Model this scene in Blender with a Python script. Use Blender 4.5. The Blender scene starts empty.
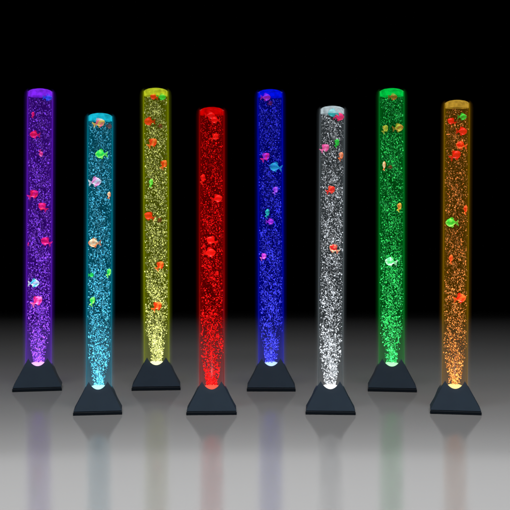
import bpy, bmesh, math, random
import numpy as np
from mathutils import Vector, Matrix

random.seed(7)
sc = bpy.context.scene
COL = sc.collection

# ------------------------------------------------------------------ camera frame
F = 1000.0          # focal length in photo pixels (photo is 510 px wide)
HZ = 200.0          # eye line in the photo
H = 0.7465          # eye height, metres

def at(px, py, depth):
    return Vector(((px - 255.0) / F * depth, depth, H + (HZ - py) / F * depth))

cam_d = bpy.data.cameras.new('camera')
cam = bpy.data.objects.new('camera', cam_d)
COL.objects.link(cam)
cam.location = (0, 0, H)
cam.rotation_euler = (math.radians(90), 0, 0)
cam_d.sensor_width = 36.0
cam_d.lens = 36.0 * F / 510.0
cam_d.shift_y = -(255.0 - HZ) / 510.0
cam_d.clip_start = 0.05
cam_d.clip_end = 200.0
sc.camera = cam

# ------------------------------------------------------------------ render settings
sc.view_settings.view_transform = 'Standard'
sc.view_settings.look = 'None'
sc.view_settings.exposure = 0.0
sc.view_settings.gamma = 1.0
sc.render.engine = 'CYCLES'
sc.cycles.transparent_max_bounces = 64
sc.cycles.max_bounces = 8
sc.cycles.volume_bounces = 0
sc.cycles.use_denoising = True
sc.cycles.sample_clamp_indirect = 4.0
w = bpy.data.worlds.new('World')
sc.world = w
w.use_nodes = True
bg = w.node_tree.nodes['Background']
bg.inputs[0].default_value = (0, 0, 0, 1)
bg.inputs[1].default_value = 0.0

# ------------------------------------------------------------------ materials
def new_mat(name):
    m = bpy.data.materials.new(name)
    m.use_nodes = True
    nt = m.node_tree
    nt.nodes.clear()
    out = nt.nodes.new('ShaderNodeOutputMaterial')
    return m, nt, out

def N(nt, typ, **kw):
    n = nt.nodes.new(typ)
    for k, v in kw.items():
        setattr(n, k, v)
    return n

def rgba(c, k=1.0):
    return (c[0] * k, c[1] * k, c[2] * k, 1.0)

def mat_base():
    m, nt, out = new_mat('dark_slate_plastic')
    p = N(nt, 'ShaderNodeBsdfPrincipled')
    tc = N(nt, 'ShaderNodeTexCoord')
    n1 = N(nt, 'ShaderNodeTexNoise')
    n1.inputs['Scale'].default_value = 900.0
    n1.inputs['Detail'].default_value = 3.0
    n2 = N(nt, 'ShaderNodeTexNoise')
    n2.inputs['Scale'].default_value = 18.0
    n2.inputs['Detail'].default_value = 4.0
    nt.links.new(tc.outputs['Object'], n1.inputs['Vector'])
    nt.links.new(tc.outputs['Object'], n2.inputs['Vector'])
    r = N(nt, 'ShaderNodeValToRGB')
    r.color_ramp.elements[0].position = 0.3
    r.color_ramp.elements[0].color = (0.0046, 0.0108, 0.0190, 1)
    r.color_ramp.elements[1].position = 0.75
    r.color_ramp.elements[1].color = (0.0058, 0.0130, 0.0222, 1)
    nt.links.new(n2.outputs['Fac'], r.inputs['Fac'])
    nt.links.new(r.outputs['Color'], p.inputs['Base Color'])
    b = N(nt, 'ShaderNodeBump')
    b.inputs['Strength'].default_value = 0.25
    b.inputs['Distance'].default_value = 0.0006
    nt.links.new(n1.outputs['Fac'], b.inputs['Height'])
    nt.links.new(b.outputs['Normal'], p.inputs['Normal'])
    p.inputs['Roughness'].default_value = 0.62
    p.inputs['Specular IOR Level'].default_value = 0.08
    nt.links.new(p.outputs[0], out.inputs['Surface'])
    return m

def mat_tube(tint):
    m, nt, out = new_mat('clear_acrylic')
    t = N(nt, 'ShaderNodeBsdfTransparent')
    t.inputs[0].default_value = (0.97, 0.97, 0.97, 1)
    g = N(nt, 'ShaderNodeBsdfGlossy')
    g.inputs['Roughness'].default_value = 0.12
    g.inputs['Color'].default_value = (0.10, 0.10, 0.10, 1)
    fr = N(nt, 'ShaderNodeFresnel')
    fr.inputs['IOR'].default_value = 1.22
    mx = N(nt, 'ShaderNodeMixShader')
    geo = N(nt, 'ShaderNodeNewGeometry')
    sub = N(nt, 'ShaderNodeMath', operation='SUBTRACT')
    sub.inputs[0].default_value = 1.0
    nt.links.new(geo.outputs['Backfacing'], sub.inputs[1])
    mu = N(nt, 'ShaderNodeMath', operation='MULTIPLY')
    nt.links.new(sub.outputs[0], mu.inputs[0])
    nt.links.new(fr.outputs[0], mu.inputs[1])
    nt.links.new(mu.outputs[0], mx.inputs[0])
    nt.links.new(t.outputs[0], mx.inputs[1])
    nt.links.new(g.outputs[0], mx.inputs[2])
    nt.links.new(mx.outputs[0], out.inputs['Surface'])
    return m

_clear = []
def mat_clear():
    if not _clear:
        m, nt, out = new_mat('wet_bore')
        t = N(nt, 'ShaderNodeBsdfTransparent')
        t.inputs[0].default_value = (0.97, 0.97, 0.97, 1)
        nt.links.new(t.outputs[0], out.inputs['Surface'])
        _clear.append(m)
    return _clear[0]

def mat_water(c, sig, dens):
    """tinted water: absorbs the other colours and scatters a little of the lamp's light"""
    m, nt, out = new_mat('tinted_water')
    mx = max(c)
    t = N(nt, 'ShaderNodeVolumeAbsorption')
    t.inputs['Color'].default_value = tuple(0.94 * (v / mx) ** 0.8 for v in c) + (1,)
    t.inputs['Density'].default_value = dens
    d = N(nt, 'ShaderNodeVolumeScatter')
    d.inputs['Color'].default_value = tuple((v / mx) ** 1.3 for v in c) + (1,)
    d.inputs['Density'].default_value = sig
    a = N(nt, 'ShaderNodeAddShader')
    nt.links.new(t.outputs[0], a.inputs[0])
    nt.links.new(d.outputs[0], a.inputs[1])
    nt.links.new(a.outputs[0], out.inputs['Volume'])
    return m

def mat_glow(c, k):  # volume emission that paints the halo around a tube
    m, nt, out = new_mat('halo_emission')
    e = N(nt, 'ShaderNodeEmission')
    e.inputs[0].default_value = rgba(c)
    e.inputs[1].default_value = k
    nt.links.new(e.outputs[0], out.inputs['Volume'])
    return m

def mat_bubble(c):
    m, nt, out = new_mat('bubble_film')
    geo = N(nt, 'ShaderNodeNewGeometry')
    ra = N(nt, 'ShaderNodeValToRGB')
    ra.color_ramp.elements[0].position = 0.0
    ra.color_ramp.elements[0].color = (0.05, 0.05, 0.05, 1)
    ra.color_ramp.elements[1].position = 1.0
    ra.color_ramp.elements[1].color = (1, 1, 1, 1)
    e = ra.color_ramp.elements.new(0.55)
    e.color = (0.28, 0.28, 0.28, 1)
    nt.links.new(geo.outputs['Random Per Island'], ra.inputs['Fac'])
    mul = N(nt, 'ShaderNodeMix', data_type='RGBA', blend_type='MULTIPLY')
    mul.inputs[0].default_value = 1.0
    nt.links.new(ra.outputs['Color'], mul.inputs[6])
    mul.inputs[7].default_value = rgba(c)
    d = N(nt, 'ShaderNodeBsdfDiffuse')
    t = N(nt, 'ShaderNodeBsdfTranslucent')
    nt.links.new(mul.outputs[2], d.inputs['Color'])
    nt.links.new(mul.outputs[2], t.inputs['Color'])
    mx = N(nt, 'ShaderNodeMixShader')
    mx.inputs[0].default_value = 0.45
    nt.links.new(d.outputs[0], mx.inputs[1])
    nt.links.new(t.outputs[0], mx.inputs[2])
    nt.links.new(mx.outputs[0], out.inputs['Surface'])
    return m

def mat_cap(c, k):
    m, nt, out = new_mat('glow_painted_cap')
    t = N(nt, 'ShaderNodeBsdfTransparent')
    t.inputs[0].default_value = (1, 1, 1, 1)
    e = N(nt, 'ShaderNodeEmission')  # emission stands in for led light caught in the cap
    e.inputs[0].default_value = rgba(c)
    tc = N(nt, 'ShaderNodeTexCoord')
    n = N(nt, 'ShaderNodeTexNoise')
    n.inputs['Scale'].default_value = 60.0
    n.inputs['Detail'].default_value = 3.0
    nt.links.new(tc.outputs['Object'], n.inputs['Vector'])
    mr = N(nt, 'ShaderNodeMapRange')
    mr.inputs['From Min'].default_value = 0.35
    mr.inputs['From Max'].default_value = 0.65
    mr.inputs['To Min'].default_value = 0.45 * k
    mr.inputs['To Max'].default_value = 1.0 * k
    nt.links.new(n.outputs['Fac'], mr.inputs['Value'])
    nt.links.new(mr.outputs[0], e.inputs[1])
    mx = N(nt, 'ShaderNodeMixShader')
    mx.inputs[0].default_value = 0.36
    nt.links.new(t.outputs[0], mx.inputs[1])
    nt.links.new(e.outputs[0], mx.inputs[2])
    nt.links.new(mx.outputs[0], out.inputs['Surface'])
    return m

def mat_led(c):
    m, nt, out = new_mat('led_lens')
    e = N(nt, 'ShaderNodeEmission')
    e.inputs[0].default_value = rgba(c)
    e.inputs[1].default_value = 1.6
    nt.links.new(e.outputs[0], out.inputs['Surface'])
    return m

_fishmats = {}
def mat_fish(c1, c2):
    key = (c1, c2)
    if key in _fishmats:
        return _fishmats[key]
    m, nt, out = new_mat('fish_plastic')
    tc = N(nt, 'ShaderNodeTexCoord')
    n = N(nt, 'ShaderNodeTexNoise')
    n.inputs['Scale'].default_value = 70.0
    n.inputs['Detail'].default_value = 2.0
    nt.links.new(tc.outputs['Object'], n.inputs['Vector'])
    r = N(nt, 'ShaderNodeValToRGB')
    r.color_ramp.elements[0].position = 0.46
    r.color_ramp.elements[0].color = rgba(c1, .92)
    r.color_ramp.elements[1].position = 0.62
    r.color_ramp.elements[1].color = rgba(c2, .92)
    nt.links.new(n.outputs['Fac'], r.inputs['Fac'])
    d = N(nt, 'ShaderNodeBsdfDiffuse')
    t = N(nt, 'ShaderNodeBsdfTranslucent')
    nt.links.new(r.outputs['Color'], d.inputs['Color'])
    nt.links.new(r.outputs['Color'], t.inputs['Color'])
    mx = N(nt, 'ShaderNodeMixShader')
    mx.inputs[0].default_value = 0.35
    nt.links.new(d.outputs[0], mx.inputs[1])
    nt.links.new(t.outputs[0], mx.inputs[2])
    g = N(nt, 'ShaderNodeBsdfGlossy')
    g.inputs['Roughness'].default_value = 0.3
    mx2 = N(nt, 'ShaderNodeMixShader')
    mx2.inputs[0].default_value = 0.014
    nt.links.new(mx.outputs[0], mx2.inputs[1])
    nt.links.new(g.outputs[0], mx2.inputs[2])
    nt.links.new(mx2.outputs[0], out.inputs['Surface'])
    _fishmats[key] = m
    return m

def mat_floor():
    m, nt, out = new_mat('satin_grey_acrylic')
    tc = N(nt, 'ShaderNodeTexCoord')
    g1 = N(nt, 'ShaderNodeBsdfGlossy', distribution='BECKMANN')
    g2 = N(nt, 'ShaderNodeBsdfGlossy', distribution='BECKMANN')
    g1.inputs['Color'].default_value = (0.034, 0.034, 0.034, 1)
    g1.inputs['Roughness'].default_value = 0.165
    g2.inputs['Color'].default_value = (0.017, 0.017, 0.017, 1)
    g2.inputs['Roughness'].default_value = 0.10
    a = N(nt, 'ShaderNodeAddShader')
    nt.links.new(g1.outputs[0], a.inputs[0])
    nt.links.new(g2.outputs[0], a.inputs[1])
    d = N(nt, 'ShaderNodeBsdfDiffuse')
    d.inputs['Color'].default_value = (0.071, 0.071, 0.0715, 1)
    a2 = N(nt, 'ShaderNodeAddShader')
    nt.links.new(a.outputs[0], a2.inputs[0])
    nt.links.new(d.outputs[0], a2.inputs[1])
    nt.links.new(a2.outputs[0], out.inputs['Surface'])
    return m

# ------------------------------------------------------------------ mesh helpers
def link_mesh(name, verts, faces, mat, parent=None, smooth=True, loc=(0, 0, 0)):
    me = bpy.data.meshes.new(name)
    me.from_pydata(verts, [], faces)
    bm = bmesh.new(); bm.from_mesh(me)
    bmesh.ops.recalc_face_normals(bm, faces=bm.faces)
    bm.to_mesh(me); bm.free()
    if smooth:
        me.polygons.foreach_set('use_smooth', [True] * len(me.polygons))
    for mm in (mat if isinstance(mat, (list, tuple)) else [mat]):
        me.materials.append(mm)
    o = bpy.data.objects.new(name, me)
    COL.objects.link(o)
    o.parent = parent
    o.location = loc
    return o

def lathe(profile, seg=64, closed=False):
    """rings of (r, z); r==0 makes a pole. closed joins last ring to first."""
    v, f, rings = [], [], []
    for r, z in profile:
        if r < 1e-9:
            rings.append([len(v)]); v.append((0, 0, z))
        else:
            rings.append(list(range(len(v), len(v) + seg)))
            for k in range(seg):
                a = 2 * math.pi * k / seg
                v.append((r * math.cos(a), r * math.sin(a), z))
    pairs = list(zip(rings[:-1], rings[1:]))
    if closed:
        pairs.append((rings[-1], rings[0]))
    for A, B in pairs:
        for k in range(seg):
            k2 = (k + 1) % seg
            if len(A) == 1 and len(B) == 1:
                continue
            if len(A) == 1:
                f.append((A[0], B[k], B[k2]))
            elif len(B) == 1:
                f.append((A[k], A[k2], B[0]))
            else:
                f.append((A[k], A[k2], B[k2], B[k]))
    return v, f

def sharp_by_angle(o, deg=35):
    me = o.data
    bm = bmesh.new(); bm.from_mesh(me)
    for e in bm.edges:
        if len(e.link_faces) == 2 and e.calc_face_angle(0) > math.radians(deg):
            e.smooth = False
    bm.to_mesh(me); bm.free()

def base_mesh(s):
    """square pyramid block bored through by the tube: the bore leaves four horns."""
    W, LIP, SL, R = 24.3, 3.6, 0.535, 13.3
    seg = 128
    angs = [2 * math.pi * (k + 0.5 * 0) / seg for k in range(seg)]
    v, f = [], []
    def ring(fn):
        i0 = len(v)
        for a in angs:
            v.append(fn(a))
        return list(range(i0, i0 + seg))
    def sq(a, d, z):
        m = max(abs(math.cos(a)), abs(math.sin(a)))
        if math.sin(a) > 0.15:          # the rear of the bore is cut level
            z = min(z, 22.5)
        yy = d / m * math.sin(a)
        if yy > 0:                      # shallower behind than in front
            yy *= 1 - .30 * max(d - R, 0) / (W - R)
        xx = d / m * math.cos(a)
        if yy > 0:
            xx *= 1 - .17 * (yy / (W * .7)) * max(d - R, 0) / (W - R)
        return (xx * s, yy * s, z * s)
    rs = [ring(lambda a: sq(a, W - 0.8, LIP - 0.4)), ring(lambda a: sq(a, W - 0.35, LIP + 0.45))]
    for t in (0.25, 0.5, 0.75, 0.97):
        def g(a, t=t):
            m = max(abs(math.cos(a)), abs(math.sin(a)))
            d1 = R * m; d = (W - 0.35) + (d1 - (W - 0.35)) * t
            return sq(a, d, LIP + 0.45 + (W - 0.35 - d) / SL)
        rs.append(ring(g))
    def top(a):
        m = max(abs(math.cos(a)), abs(math.sin(a)))
        z = LIP + 0.45 + (W - 0.35 - R * m) / SL - 0.25
        if math.sin(a) > 0.15:
            z = min(z, 22.4)
        return (R * math.cos(a) * s, R * math.sin(a) * s, z * s)
    rs.append(ring(top))
    rs.append(ring(lambda a: (R * math.cos(a) * s, R * math.sin(a) * s, 15 * s)))
    for A, B in zip(rs[:-1], rs[1:]):
        for k in range(seg):
            k2 = (k + 1) % seg
            f.append((A[k], A[k2], B[k2], B[k]))
    f.append(tuple(reversed(rs[0])))
    f.append(tuple(rs[-1]))
    return v, f

bmI = bmesh.new()
bmesh.ops.create_icosphere(bmI, subdivisions=1, radius=1.0)
ICO_V = np.array([x.co[:] for x in bmI.verts])
ICO_F = np.array([[x.index for x in fc.verts] for fc in bmI.faces])
bmI.free()

def bubbles_mesh(name, pos, rad, rng):
    n = len(pos)
    nv, nf = len(ICO_V), len(ICO_F)
    sx = rng.uniform(0.75, 1.25, (n, 1, 3))
    sx[:, 0, 2] *= rng.uniform(0.75, 1.5, n)
    P = ICO_V[None] * sx * rad[:, None, None]
    q = rng.normal(size=(n, 4)); q /= np.linalg.norm(q, axis=1)[:, None]
    a, b, c, d = q.T
    Rm = np.stack([np.stack([1-2*(c*c+d*d), 2*(b*c-a*d), 2*(b*d+a*c)], -1),
                   np.stack([2*(b*c+a*d), 1-2*(b*b+d*d), 2*(c*d-a*b)], -1),
                   np.stack([2*(b*d-a*c), 2*(c*d+a*b), 1-2*(b*b+c*c)], -1)], 1)
    P = np.einsum('nij,nvj->nvi', Rm, P) + pos[:, None]
    Fc = (ICO_F[None] + (np.arange(n) * nv)[:, None, None]).reshape(-1)
    me = bpy.data.meshes.new(name)
    me.vertices.add(n * nv)
    me.vertices.foreach_set('co', P.astype(np.float32).ravel())
    me.loops.add(n * nf * 3)
    me.loops.foreach_set('vertex_index', Fc.astype(np.int32))
    me.polygons.add(n * nf)
    me.polygons.foreach_set('loop_start', np.arange(0, n * nf * 3, 3, dtype=np.int32))
    me.polygons.foreach_set('loop_total', np.full(n * nf, 3, dtype=np.int32))
    me.polygons.foreach_set('use_smooth', np.ones(n * nf, dtype=bool))
    me.update(calc_edges=True)
    return me

# ------------------------------------------------------------------ the surface
fl = link_mesh('floor', [(-7, -1.5, 0), (7, -1.5, 0), (7, 7.6, 0), (-7, 7.6, 0)], [(0, 1, 2, 3)], mat_floor(), smooth=False)
fl['kind'] = 'structure'
# low black board added at the rear edge to block the back softbox
mb_, ntb, outb = new_mat('blocker_black')
db = N(ntb, 'ShaderNodeBsdfDiffuse')
db.inputs['Color'].default_value = (0.0015, 0.0015, 0.0015, 1)
ntb.links.new(db.outputs[0], outb.inputs['Surface'])
bx = [(x, y, z) for z in (-.01, .46) for x, y in ((-7, 7.5), (7, 7.5), (7, 7.53), (-7, 7.53))]
bk = link_mesh('softbox_blocker', bx, [(0, 1, 2, 3), (4, 5, 6, 7), (0, 1, 5, 4), (1, 2, 6, 5), (2, 3, 7, 6), (3, 0, 4, 7)], mb_, smooth=False)
bk['kind'] = 'structure'

# ------------------------------------------------------------------ the lamps
M_BASE = mat_base()
M_PLINTH = M_BASE.copy()  # darker copy of the base plastic: the upright lip's shade painted in
M_PLINTH.name = 'base_plastic_shaded'
for e_ in [n for n in M_PLINTH.node_tree.nodes if n.type == 'VALTORGB'][0].color_ramp.elements:
    e_.color = (0.0022, 0.0042, 0.0070, 1)
# colour: base xc, half-width, bottom y, tube top x, top y ; bubble tint ; glow ; cap ; led ; n bubbles ; water ; beam ; glow k
LAMPS = [
 dict(c='purple', xc=38.4, hw=24.3, yb=391.6, xt=40.2, yt=89.4, bub=(.44, .14, 1.0), glow=(.17, .015, .80), cap=(.24, .02, .95), led=(1.0, .5, 1.0), n=2100, k=1.0, gk=1.3,
      label='bubble tube lamp glowing purple, at the far left of the row'),
 dict(c='turquoise', xc=98.6, hw=24.3, yb=415.3, xt=100.3, yt=113.9, bub=(.16, .66, .86), glow=(.0, .26, .40), cap=(.01, .52, .70), led=(.5, 1.0, 1.0), n=2300, k=1.0, gk=1.55,
      label='bubble tube lamp glowing turquoise, between the purple and the yellow one'),
 dict(c='yellow', xc=156.7, hw=24.4, yb=390.6, xt=155.7, yt=88.9, bub=(.80, .83, .34), glow=(.36, .44, .0), cap=(.50, .58, .02), led=(1.0, 1.0, .55), n=2300, k=1.0, gk=1.25,
      label='bubble tube lamp glowing yellow, between the turquoise and the red one'),
 dict(c='red', xc=211.8, hw=25.2, yb=415.0, xt=211.8, yt=108.0, bub=(.95, .012, .012), glow=(.55, .0, .0), cap=(.62, .0, .0), led=(1.0, .10, .06), n=1900, k=1.0, gk=1.15,
      label='bubble tube lamp glowing red, between the yellow and the blue one'),
 dict(c='blue', xc=271.1, hw=24.4, yb=391.6, xt=270.1, yt=90.2, bub=(.10, .11, 1.0), glow=(.0, .004, .80), cap=(.0, .005, .80), led=(.5, .7, 1.0), n=2100, k=1.0, gk=1.25,
      label='bubble tube lamp glowing deep blue, between the red and the white one'),
 dict(c='white', xc=330.1, hw=25.0, yb=414.8, xt=332.4, yt=106.8, dens=3.0, bub=(.78, .82, .86), glow=(.10, .12, .13), cap=(.48, .58, .62), led=(1.0, 1.0, 1.0), n=2200, k=.75, gk=1.9,
      label='bubble tube lamp glowing white, between the blue and the green one'),
 dict(c='green', xc=391.5, hw=24.4, yb=392.0, xt=391.6, yt=89.2, bub=(.08, .80, .24), glow=(.0, .34, .03), cap=(.0, .60, .06), led=(.45, 1.0, .5), n=2200, k=1.0, gk=1.25,
      label='bubble tube lamp glowing green, between the white and the orange one'),
 dict(c='orange', xc=454.5, hw=25.3, yb=414.5, xt=457.0, yt=100.9, bub=(.85, .37, .10), glow=(.34, .17, .0), cap=(.50, .29, .03), led=(1.0, .75, .3), n=1700, k=.9, gk=1.35,
      label='bubble tube lamp glowing amber orange, at the far right of the row'),
]

# fish: photo x, y, length px, main colour, second colour, yaw, roll, words
RED, RED2 = (.80, .006, .004), (.70, .016, .008)
MAG, PINK = (.85, .02, .25), (.9, .25, .55)
GRN, LGRN = (.03, .75, .06), (.35, .85, .15)
TEAL, WHT = (.03, .55, .55), (.8, .85, .85)
YEL, CRM = (.75, .6, .08), (.85, .7, .45)
ORG, DRK = (.85, .22, .04), (.10, .02, .02)
VIO, BLU = (.42, .04, .75), (.02, .05, .7)
SAL = (.85, .4, .25)
FISH = {
 'purple': [
  (47.7, 97.0, 9, BLU, (.02, .2, .9), 10, 0, 'dark blue toy fish under the cap of the purple tube'),
  (33.1, 114.9, 6, MAG, RED, 60, 70, 'tiny crimson toy fish swimming upright, second from the top in the purple tube'),
  (34.9, 134.8, 10, RED, MAG, 175, 5, 'broad red toy fish third from the top in the purple tube'),
  (40.8, 153.4, 7, PINK, MAG, 50, -60, 'small bright pink toy fish fourth from the top in the purple tube'),
  (33.1, 194.7, 11, RED, MAG, 15, 30, 'red toy fish nosing upward at the left wall, in the middle of the purple tube'),
  (42.8, 207.1, 10, MAG, RED, 190, 40, 'crimson toy fish just below and right of the mid-tube red one, in the purple tube'),
  (47.0, 242.1, 11, (.8, .01, .12), MAG, 170, 25, 'crimson toy fish pressed to the right wall below the middle of the purple tube'),
  (27.9, 244.6, 5, MAG, DRK, 85, 0, 'tiny dark red toy fish at the left wall below the middle of the purple tube'),
  (33.6, 283.4, 11, TEAL, WHT, 10, 0, 'teal and white toy fish, the only one of its colour in the purple tube'),
  (37.0, 301.2, 12, MAG, PINK, 20, 35, 'magenta toy fish with a pale tail, lowest in the purple tube')],
 'turquoise': [
  (98.9, 123.3, 12, (.8, .12, .2), YEL, 10, 20, 'red toy fish with yellow patches at the water top of the turquoise tube'),
  (109.3, 125.9, 7, DRK, (.2, .05, .03), 40, 0, 'dark brown toy fish at the right wall near the top of the turquoise tube'),
  (101.5, 154.4, 12, GRN, LGRN, 185, 0, 'bright green toy fish in the upper part of the turquoise tube'),
  (94.8, 182.0, 14, PINK, WHT, 12, 8, 'long lavender pink toy fish in the upper half of the turquoise tube'),
  (109.0, 195.2, 7, CRM, ORG, 60, 75, 'small cream and orange toy fish on end at the right wall of the turquoise tube'),
  (94.3, 243.3, 14, CRM, ORG, 175, 0, 'long flat cream and orange toy fish in the middle of the turquoise tube'),
  (108.6, 273.2, 9, GRN, LGRN, 60, 45, 'bright green toy fish at the right wall of the turquoise tube, below the middle'),
  (91.0, 275.2, 6, (.02, .35, .08), GRN, 30, 0, 'small dark green toy fish at the left wall of the turquoise tube'),
  (92.5, 301.2, 9, GRN, LGRN, 50, 60, 'green toy fish lowest in the turquoise tube')],
 'yellow': [
  (154.2, 97.1, 8, RED, RED2, 190, 15, 'red toy fish under the cap of the yellow tube'),
  (161.3, 96.8, 9, (.02, .6, .06), GRN, 10, 0, 'green toy fish under the cap of the yellow tube'),
  (148.8, 121.3, 11, RED, RED2, 175, 0, 'red toy fish at the left wall below the cap of the yellow tube'),
  (160.0, 126.4, 6, (.22, .015, .01), DRK, 30, 0, 'small dark red toy fish near the top right of the yellow tube'),
  (152.4, 143.2, 11, RED, ORG, 20, 40, 'red toy fish nosing up, left of centre, third red one down in the yellow tube'),
  (163.8, 164.6, 10, RED, ORG, 40, 55, 'red toy fish on end at the right wall of the upper yellow tube'),
  (151.1, 183.0, 8, LGRN, GRN, 60, 75, 'lime green toy fish on end in the upper half of the yellow tube'),
  (149.3, 216.6, 11, RED, RED2, 185, 25, 'red toy fish at the left wall in the middle of the yellow tube'),
  (159.5, 220.4, 6, (.25, .04, .01), DRK, 40, 30, 'small brownish red toy fish right of centre in the middle of the yellow tube'),
  (159.8, 265.8, 10, RED, ORG, 25, 45, 'red toy fish right of centre, second from the bottom in the yellow tube'),
  (157.0, 306.5, 11, RED, ORG, 15, 40, 'orange red toy fish lowest in the yellow tube')],
 'red': [
  (209.8, 115.7, 10, (.6, .01, .01), RED, 10, 0, 'dull red toy fish under the left of the cap of the red tube'),
  (215.6, 120.3, 9, RED, RED2, 185, 0, 'red toy fish under the right of the cap of the red tube'),
  (214.8, 137.4, 9, RED, RED2, 25, 30, 'red toy fish just below the two at the cap of the red tube'),
  (202.8, 178.9, 10, RED, RED2, 60, 60, 'red toy fish on end at the left wall of the red tube'),
  (216.9, 199.0, 11, RED, RED2, 12, 15, 'red toy fish right of centre, above the pair in the middle of the red tube'),
  (211.8, 240.8, 11, RED, RED2, 190, 25, 'red toy fish, upper of the touching pair in the middle of the red tube'),
  (209.2, 252.8, 13, RED, RED2, 10, 0, 'largest red toy fish, lower of the touching pair in the middle of the red tube'),
  (216.9, 273.4, 5, (.6, .01, .01), RED, 40, 40, 'tiny red toy fish below the touching pair in the red tube')],
 'blue': [
  (265.5, 97.3, 10, VIO, (.5, .03, .3), 10, 0, 'purple toy fish under the cap of the blue tube'),
  (270.0, 103.5, 6, (.2, .01, .25), DRK, 30, 20, 'small dark purple toy fish just below the one at the cap of the blue tube'),
  (265.5, 157.2, 10, VIO, MAG, 20, 40, 'violet toy fish just above the teal one in the upper blue tube'),
  (275.7, 167.2, 13, TEAL, (.05, .4, .7), 175, 10, 'long teal toy fish in the upper half of the blue tube'),
  (275.5, 190.4, 8, VIO, (.5, .2, .9), 40, 60, 'violet toy fish below the long teal one in the blue tube'),
  (267.3, 213.3, 9, TEAL, (.03, .5, .3), 60, 60, 'sea green toy fish on end in the middle of the blue tube'),
  (269.8, 221.7, 8, (.4, .02, .5), VIO, 15, 0, 'dull purple toy fish right under the sea green one in the blue tube'),
  (263.5, 256.8, 8, (.7, .04, .75), PINK, 40, 30, 'bright magenta toy fish lowest in the blue tube')],
 'white': [
  (333.4, 113.1, 11, TEAL, (.03, .4, .45), 190, 0, 'teal toy fish under the cap of the white tube'),
  (339.2, 116.5, 11, (.8, .02, .12), MAG, 15, 0, 'crimson toy fish under the cap of the white tube'),
  (336.9, 143.2, 9, GRN, (.02, .5, .05), 55, 55, 'green toy fish, the only green one in the white tube'),
  (324.9, 148.1, 10, (.85, .08, .4), PINK, 15, 35, 'pink toy fish at the left wall of the white tube'),
  (341.0, 156.0, 9, SAL, ORG, 55, 50, 'salmon orange toy fish at the right wall of the white tube'),
  (330.7, 190.1, 10, (.85, .07, .02), RED, 20, 25, 'orange red toy fish left of centre in the upper half of the white tube'),
  (334.1, 248.9, 11, RED, CRM, 190, 35, 'red toy fish with a cream tail, lowest in the white tube')],
 'green': [
  (392.6, 97.1, 9, (.5, .1, .02), (.3, .2, .02), 10, 0, 'reddish brown toy fish under the cap of the green tube'),
  (385.2, 129.2, 9, YEL, (.4, .45, .05), 40, 50, 'olive yellow toy fish at the left wall of the upper green tube'),
  (398.7, 127.7, 11, YEL, (.6, .2, .04), 12, 10, 'yellow toy fish with red patches at the right wall of the upper green tube'),
  (384.2, 165.9, 9, CRM, ORG, 70, 80, 'narrow cream and orange toy fish on end at the left wall of the green tube'),
  (390.0, 167.2, 5, (.3, .04, .01), DRK, 30, 0, 'tiny dark red toy fish beside the narrow cream one in the green tube'),
  (399.3, 207.1, 9, ORG, YEL, 55, 60, 'orange toy fish at the right wall in the middle of the green tube'),
  (391.1, 261.9, 12, (.15, .85, .3), WHT, 190, 12, 'pale green toy fish with a white belly, lowest in the green tube')],
 'orange': [
  (462.0, 117.0, 9, GRN, (.02, .4, .03), 10, 0, 'green toy fish near the cap of the orange tube'),
  (451.8, 121.6, 9, RED, RED2, 185, 25, 'red toy fish beside the green one near the top of the orange tube'),
  (461.5, 131.5, 11, RED, RED2, 10, 0, 'second highest red toy fish in the orange tube, right of centre'),
  (461.5, 145.5, 11, RED, ORG, 190, 10, 'red toy fish with an orange tail tip, third highest red one in the orange tube'),
  (455.3, 155.7, 12, RED, RED2, 15, 30, 'red toy fish lowest of the four close together in the upper orange tube'),
  (465.6, 209.7, 9, RED, ORG, 60, 70, 'red toy fish on end at the right wall, above the long green one, orange tube'),
  (452.3, 222.9, 15, GRN, LGRN, 175, 0, 'long bright green toy fish in the middle of the orange tube'),
  (451.0, 259.1, 9, (.85, .06, .01), ORG, 60, 75, 'orange red toy fish on end, second from the bottom in the orange tube'),
  (459.9, 298.7, 13, RED, ORG, 10, 10, 'wide red toy fish lowest in the orange tube')],
}

def fish_body_mesh(L):
    """tapered, laterally flattened body along +x, snout at +x."""
    prof = [(-.30, .035), (-.24, .07), (-.12, .16), (.02, .25), (.16, .275), (.28, .24), (.38, .17), (.46, .09), (.50, .03)]
    seg = 14
    v, f, rings = [], [], []
    for x, r in prof:
        i0 = len(v)
        for k in range(seg):
            a = 2 * math.pi * k / seg
            v.append((x * L, r * .62 * math.cos(a) * L, r * 1.18 * math.sin(a) * L + .015 * L))
        rings.append(list(range(i0, i0 + seg)))
    for A, B in zip(rings[:-1], rings[1:]):
        for k in range(seg):
            k2 = (k + 1) % seg
            f.append((A[k], A[k2], B[k2], B[k]))
    f.append(tuple(reversed(rings[0]))); f.append(tuple(rings[-1]))
    return v, f

def fin_mesh(outline, L, th):
    n = len(outline)
    v = [(x * L, -th * L, z * L) for x, z in outline] + [(x * L, th * L, z * L) for x, z in outline]
    f = [tuple(range(n)), tuple(range(2 * n - 1, n - 1, -1))]
    for k in range(n):
        k2 = (k + 1) % n
        f.append((k, k2, k2 + n, k + n))
    return v, f
TAIL = [(-.25, .04), (-.36, .15), (-.50, .27), (-.49, .12), (-.43, 0), (-.49, -.12), (-.50, -.27), (-.36, -.15), (-.25, -.04)]
DORSAL = [(-.16, .17), (-.14, .33), (-.02, .44), (.10, .42), (.20, .33), (.22, .27), (.02, .27)]
VENTRAL = [(-.12, -.15), (-.13, -.30), (-.02, -.38), (.08, -.31), (.10, -.25)]

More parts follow.
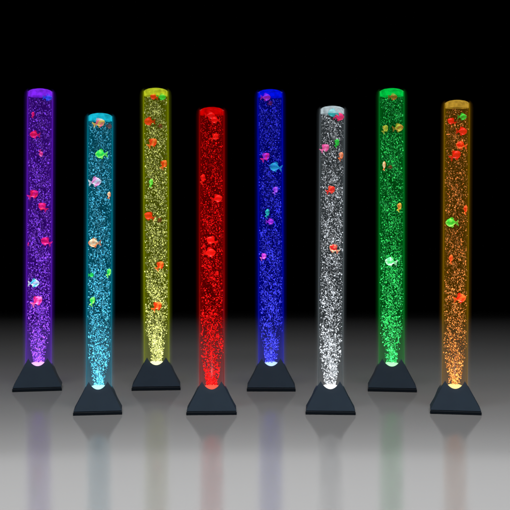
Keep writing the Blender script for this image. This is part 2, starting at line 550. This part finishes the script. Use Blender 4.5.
for L in LAMPS:
    cname = L['c']
    zf = F * H / (L['yb'] - HZ)                 # depth of the base's front edge
    s = zf / F * (L['hw'] / 24.3) if False else zf / F
    zc = zf + 24.3 * s
    root = bpy.data.objects.new('bubble_lamp', None)
    COL.objects.link(root)
    x0 = (L['xc'] - 255.0) / F * zc
    root.location = (x0, zc, 0)
    yaw = -0.75 * math.atan2(x0, zc)
    root.rotation_euler = (0, 0, yaw)
    root.empty_display_size = 0.05
    root['label'] = L['label']
    root['category'] = 'lamp'
    root['group'] = 'bubble tube lamps standing in two staggered rows'
    top = H + (HZ - L['yt']) / F * zc           # tube height in metres
    T = top / s                                 # in photo pixels
    lean = math.atan2((L['xt'] - L['xc']) / F * zc, top)

    # base
    k = L['hw'] / 24.3
    v, f = base_mesh(s)
    v = [(a * k, b * k, c) for a, b, c in v]
    ob = link_mesh('base', v, f, M_BASE, root, smooth=True)
    sharp_by_angle(ob, 25)

    v, f = [], []
    for d, z in ((24.0, 0), (24.3, .4), (24.3, 2.9), (23.9, 3.3)):
        v += [(sx * d * s * k * (.83 if sy > 0 else 1), sy * d * s * k * (.70 if sy > 0 else 1), z * s) for sx, sy in ((-1, -1), (1, -1), (1, 1), (-1, 1))]
    for j in range(3):
        for q in range(4):
            q2 = (q + 1) % 4
            f.append((4 * j + q, 4 * j + q2, 4 * j + 4 + q2, 4 * j + 4 + q))
    f += [(3, 2, 1, 0), (12, 13, 14, 15)]
    link_mesh('plinth', v, f, M_PLINTH, ob, smooth=False)

    # tube stack lives in a slightly leaning frame: bake the lean into the meshes
    R_lean = Matrix.Rotation(lean, 3, 'Y')
    def px(verts):
        return [tuple(R_lean @ (Vector(q) * s)) for q in verts]

    # acrylic tube (wall with thickness, rim rounded)
    v, f = lathe([(12.0, 16), (12.7, 16), (12.7, T - 2.9), (12.55, T - 2.5), (12.3, T - 2.3), (12.0, T - 2.6)], closed=True)
    ot = link_mesh('tube', px(v), f, [mat_tube(L['bub']), mat_clear()], root)
    for pl_ in ot.data.polygons:                # bore of the tube: wet, no sheen of its own
        ii = sum(min(vi // 64, 99) in (0, 5) for vi in pl_.vertices)
        pl_.material_index = 1 if ii == len(pl_.vertices) else 0
    # water
    v, f = lathe([(0, 17), (11.85, 17), (11.85, T - 8.0), (0, T - 8.0)])
    ow = link_mesh('water', px(v), f, mat_water(L['bub'], 0.035, L.get('dens', 7.5)), root)
    sharp_by_angle(ow)
    ow['kind'] = 'stuff'
    # cap: skirt and shallow dome, thin shell
    v, f = lathe([(11.9, T - 7.4), (11.9, T - 2.9), (11.5, T - 1.9), (10.4, T - 1.1), (8.0, T - .1), (4.0, T + .65), (0, T + .9)])
    link_mesh('cap', px(v), f, mat_cap(L['cap'], 2.0), root)
    # led lens in the bottom of the tube
    v, f = lathe([(10, 19), (10, 22.4), (8.2, 24.2), (5.0, 25.5), (2.0, 26.0), (0, 26.1)])
    link_mesh('led_lens', px(v), f, mat_led(L['led']), ob)
    # painted halo: nested emissive volume pipes stand in for soft glow, fainter outward
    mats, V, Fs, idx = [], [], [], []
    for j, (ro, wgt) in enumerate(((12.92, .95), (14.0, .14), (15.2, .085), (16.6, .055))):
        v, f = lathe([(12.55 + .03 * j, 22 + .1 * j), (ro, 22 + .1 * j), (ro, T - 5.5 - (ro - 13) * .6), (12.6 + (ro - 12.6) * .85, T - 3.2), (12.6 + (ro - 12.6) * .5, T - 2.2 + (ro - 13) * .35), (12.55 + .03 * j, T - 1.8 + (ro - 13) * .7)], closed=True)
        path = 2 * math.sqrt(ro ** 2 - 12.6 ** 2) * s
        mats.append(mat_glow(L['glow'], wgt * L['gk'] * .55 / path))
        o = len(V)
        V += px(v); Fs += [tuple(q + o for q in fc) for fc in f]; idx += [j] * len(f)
    og = link_mesh('painted_halo', V, Fs, mats, root)
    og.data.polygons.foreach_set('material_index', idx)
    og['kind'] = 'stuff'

    # fish
    rng = np.random.default_rng(sum(map(ord, cname)))
    inv = (Matrix.Translation(root.location) @ Matrix.Rotation(yaw, 4, 'Z')).inverted()
    fish_local = []
    for (fx, fy, ln, c1, c2, fyaw, froll, words) in FISH[cname]:
        depth = zc - 5.5 * s
        p = at(fx, fy, depth)
        # keep it inside the tube
        pl = inv @ p
        cx = math.tan(lean) * pl.z
        dx = pl.x - cx
        lim = 11.3 * s
        half = ln * s * .46 * abs(math.cos(math.radians(froll)) * math.cos(math.radians(fyaw)))
        if abs(dx) + half > lim:
            dx = math.copysign(max(lim - half, 0), dx)
            pl.x = cx + dx
        room = math.sqrt(max(lim ** 2 - (abs(dx) + half) ** 2, 0))
        pl.y = -max(min(room - 1.6 * s, 6.5 * s), 0)
        p = inv.inverted() @ pl
        fish_local.append((pl.x, pl.z, ln * s))
        Lm = min(ln, 12.5) * s * 1.06
        mf = mat_fish(c1, c2)
        mt = mat_fish(c2, c1)
        v, f = fish_body_mesh(Lm)
        fo = link_mesh('toy_fish', v, f, mf)
        fo.matrix_world = Matrix.Translation(p) @ Matrix.Rotation(yaw + math.radians(fyaw), 4, 'Z') @ Matrix.Rotation(-math.radians(froll), 4, 'Y')
        fo['label'] = words
        fo['category'] = 'toy fish'
        fo['group'] = 'toy fish in the %s tube' % cname
        v, f = fin_mesh(TAIL, Lm, .035)
        link_mesh('tail_fin', v, f, mt, fo, smooth=False)
        v, f = fin_mesh(DORSAL, Lm, .03)
        link_mesh('dorsal_fin', v, f, mf, fo, smooth=False)
        v, f = fin_mesh(VENTRAL, Lm, .03)
        link_mesh('ventral_fin', v, f, mf, fo, smooth=False)

    # bubbles: narrow plume over the lens that widens to fill the tube, in drifting clumps
    z1 = T - 8.6
    want = int(L['n'] * 2.9)
    pts = []
    ph = rng.uniform(0, 6.28, 12)
    while len(pts) < want:
        h = rng.uniform(0, 1) ** 1.12 * (z1 - 26.0)
        Rm = min(5.6 + h * .19, 11.7)
        r = Rm * (rng.uniform() ** (.5 if h > 60 else .62)); a = rng.uniform(0, 2 * math.pi)
        x, y, z = r * math.cos(a), r * math.sin(a), 26.0 + h
        den = (math.sin(z * .11 + ph[0] + .13 * x) + math.sin(z * .047 + ph[1] - .2 * y) + math.sin(z * .23 + ph[2] + .35 * x)
               + math.sin(x * .45 + z * .16 + ph[3]) + math.sin(y * .4 - z * .14 + ph[4]))
        if rng.uniform() > .60 + .12 * den:
            continue
        # nothing right in front of a fish
        skip = False
        for (qx, qz, ql) in fish_local:
            if y < 2 and ((x * s + math.tan(lean) * z * s - qx) / (ql * .5)) ** 2 + ((z * s - qz) / (ql * .42)) ** 2 < 1:
                skip = True; break
        if skip:
            continue
        pts.append((x, y, z))
    pts = np.array(pts)
    rad = rng.choice([.29, .38, .49, .66], size=len(pts), p=[.3, .35, .25, .1]) * rng.uniform(.85, 1.15, len(pts))
    pos = (pts * s) @ np.array(R_lean).T
    me = bubbles_mesh('bubbles', pos, rad * s, rng)
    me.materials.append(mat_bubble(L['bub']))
    obb = bpy.data.objects.new('bubbles', me)
    COL.objects.link(obb)
    obb.parent = root
    obb['kind'] = 'stuff'

    # the led: a narrow beam carried up the water column
    ld = bpy.data.lights.new('led_beam', 'SPOT')
    ld.energy = 150.0 * L['k']
    ld.color = (1, 1, 1)
    ld.spot_size = math.radians(13.5)
    ld.spot_blend = 0.2
    ld.shadow_soft_size = 0.0
    ld.use_shadow = False
    ld.use_nodes = True
    nt = ld.node_tree
    em = nt.nodes['Emission']
    lf = nt.nodes.new('ShaderNodeLightFalloff')
    lf.inputs['Strength'].default_value = 1.0
    mth = nt.nodes.new('ShaderNodeMath'); mth.operation = 'MULTIPLY'; mth.inputs[1].default_value = 0.45
    add = nt.nodes.new('ShaderNodeMath'); add.operation = 'ADD'
    nt.links.new(lf.outputs['Linear'], mth.inputs[0])
    nt.links.new(mth.outputs[0], add.inputs[0])
    m3 = nt.nodes.new('ShaderNodeMath'); m3.operation = 'MULTIPLY'; m3.inputs[1].default_value = 0.42
    nt.links.new(lf.outputs['Quadratic'], m3.inputs[0])
    nt.links.new(m3.outputs[0], add.inputs[1])
    nt.links.new(add.outputs[0], em.inputs['Strength'])
    lo = bpy.data.objects.new('led_beam', ld)
    COL.objects.link(lo)
    lo.parent = root
    lo.location = (-math.tan(lean) * 75 * s, 0, -75 * s)
    lo.rotation_euler = (math.pi, 0, 0)
    lo.rotation_euler = (math.pi - 0, lean * -1, 0)

# ------------------------------------------------------------------ studio lights
def area(name, loc, target, sx, sy, power, color=(1, 1, 1)):
    a = bpy.data.lights.new(name, 'AREA')
    a.shape = 'RECTANGLE'; a.size = sx; a.size_y = sy
    a.energy = power; a.color = color
    o = bpy.data.objects.new(name, a)
    COL.objects.link(o)
    o.location = loc
    d = Vector(target) - Vector(loc)
    o.rotation_euler = d.to_track_quat('-Z', 'Y').to_euler()
    return o
# long softbox bank high and far behind: its sheen on the satin surface is the grey floor
area('back_softbox', (0, 60, 17.6), (0, 3, 0), 54, 8.0, 5000)
# overhead strip box with a grid, in front of the lamps
k = area('front_strip', (0, 1.9, 4.0), (0, 1.95, 0), 5.0, 0.5, 226)
k.data.spread = math.radians(98)
# big round spot high over the front: the far rim of its pool is the step across the surface
sp = bpy.data.lights.new('front_spot', 'SPOT')
sp.energy = 6600
sp.spot_size = 2 * math.atan2(6.07, 10.0)
sp.spot_blend = 0.055
sp.shadow_soft_size = 0.05
so = bpy.data.objects.new('front_spot', sp)
COL.objects.link(so)
so.location = (0, -3.0, 10.0)
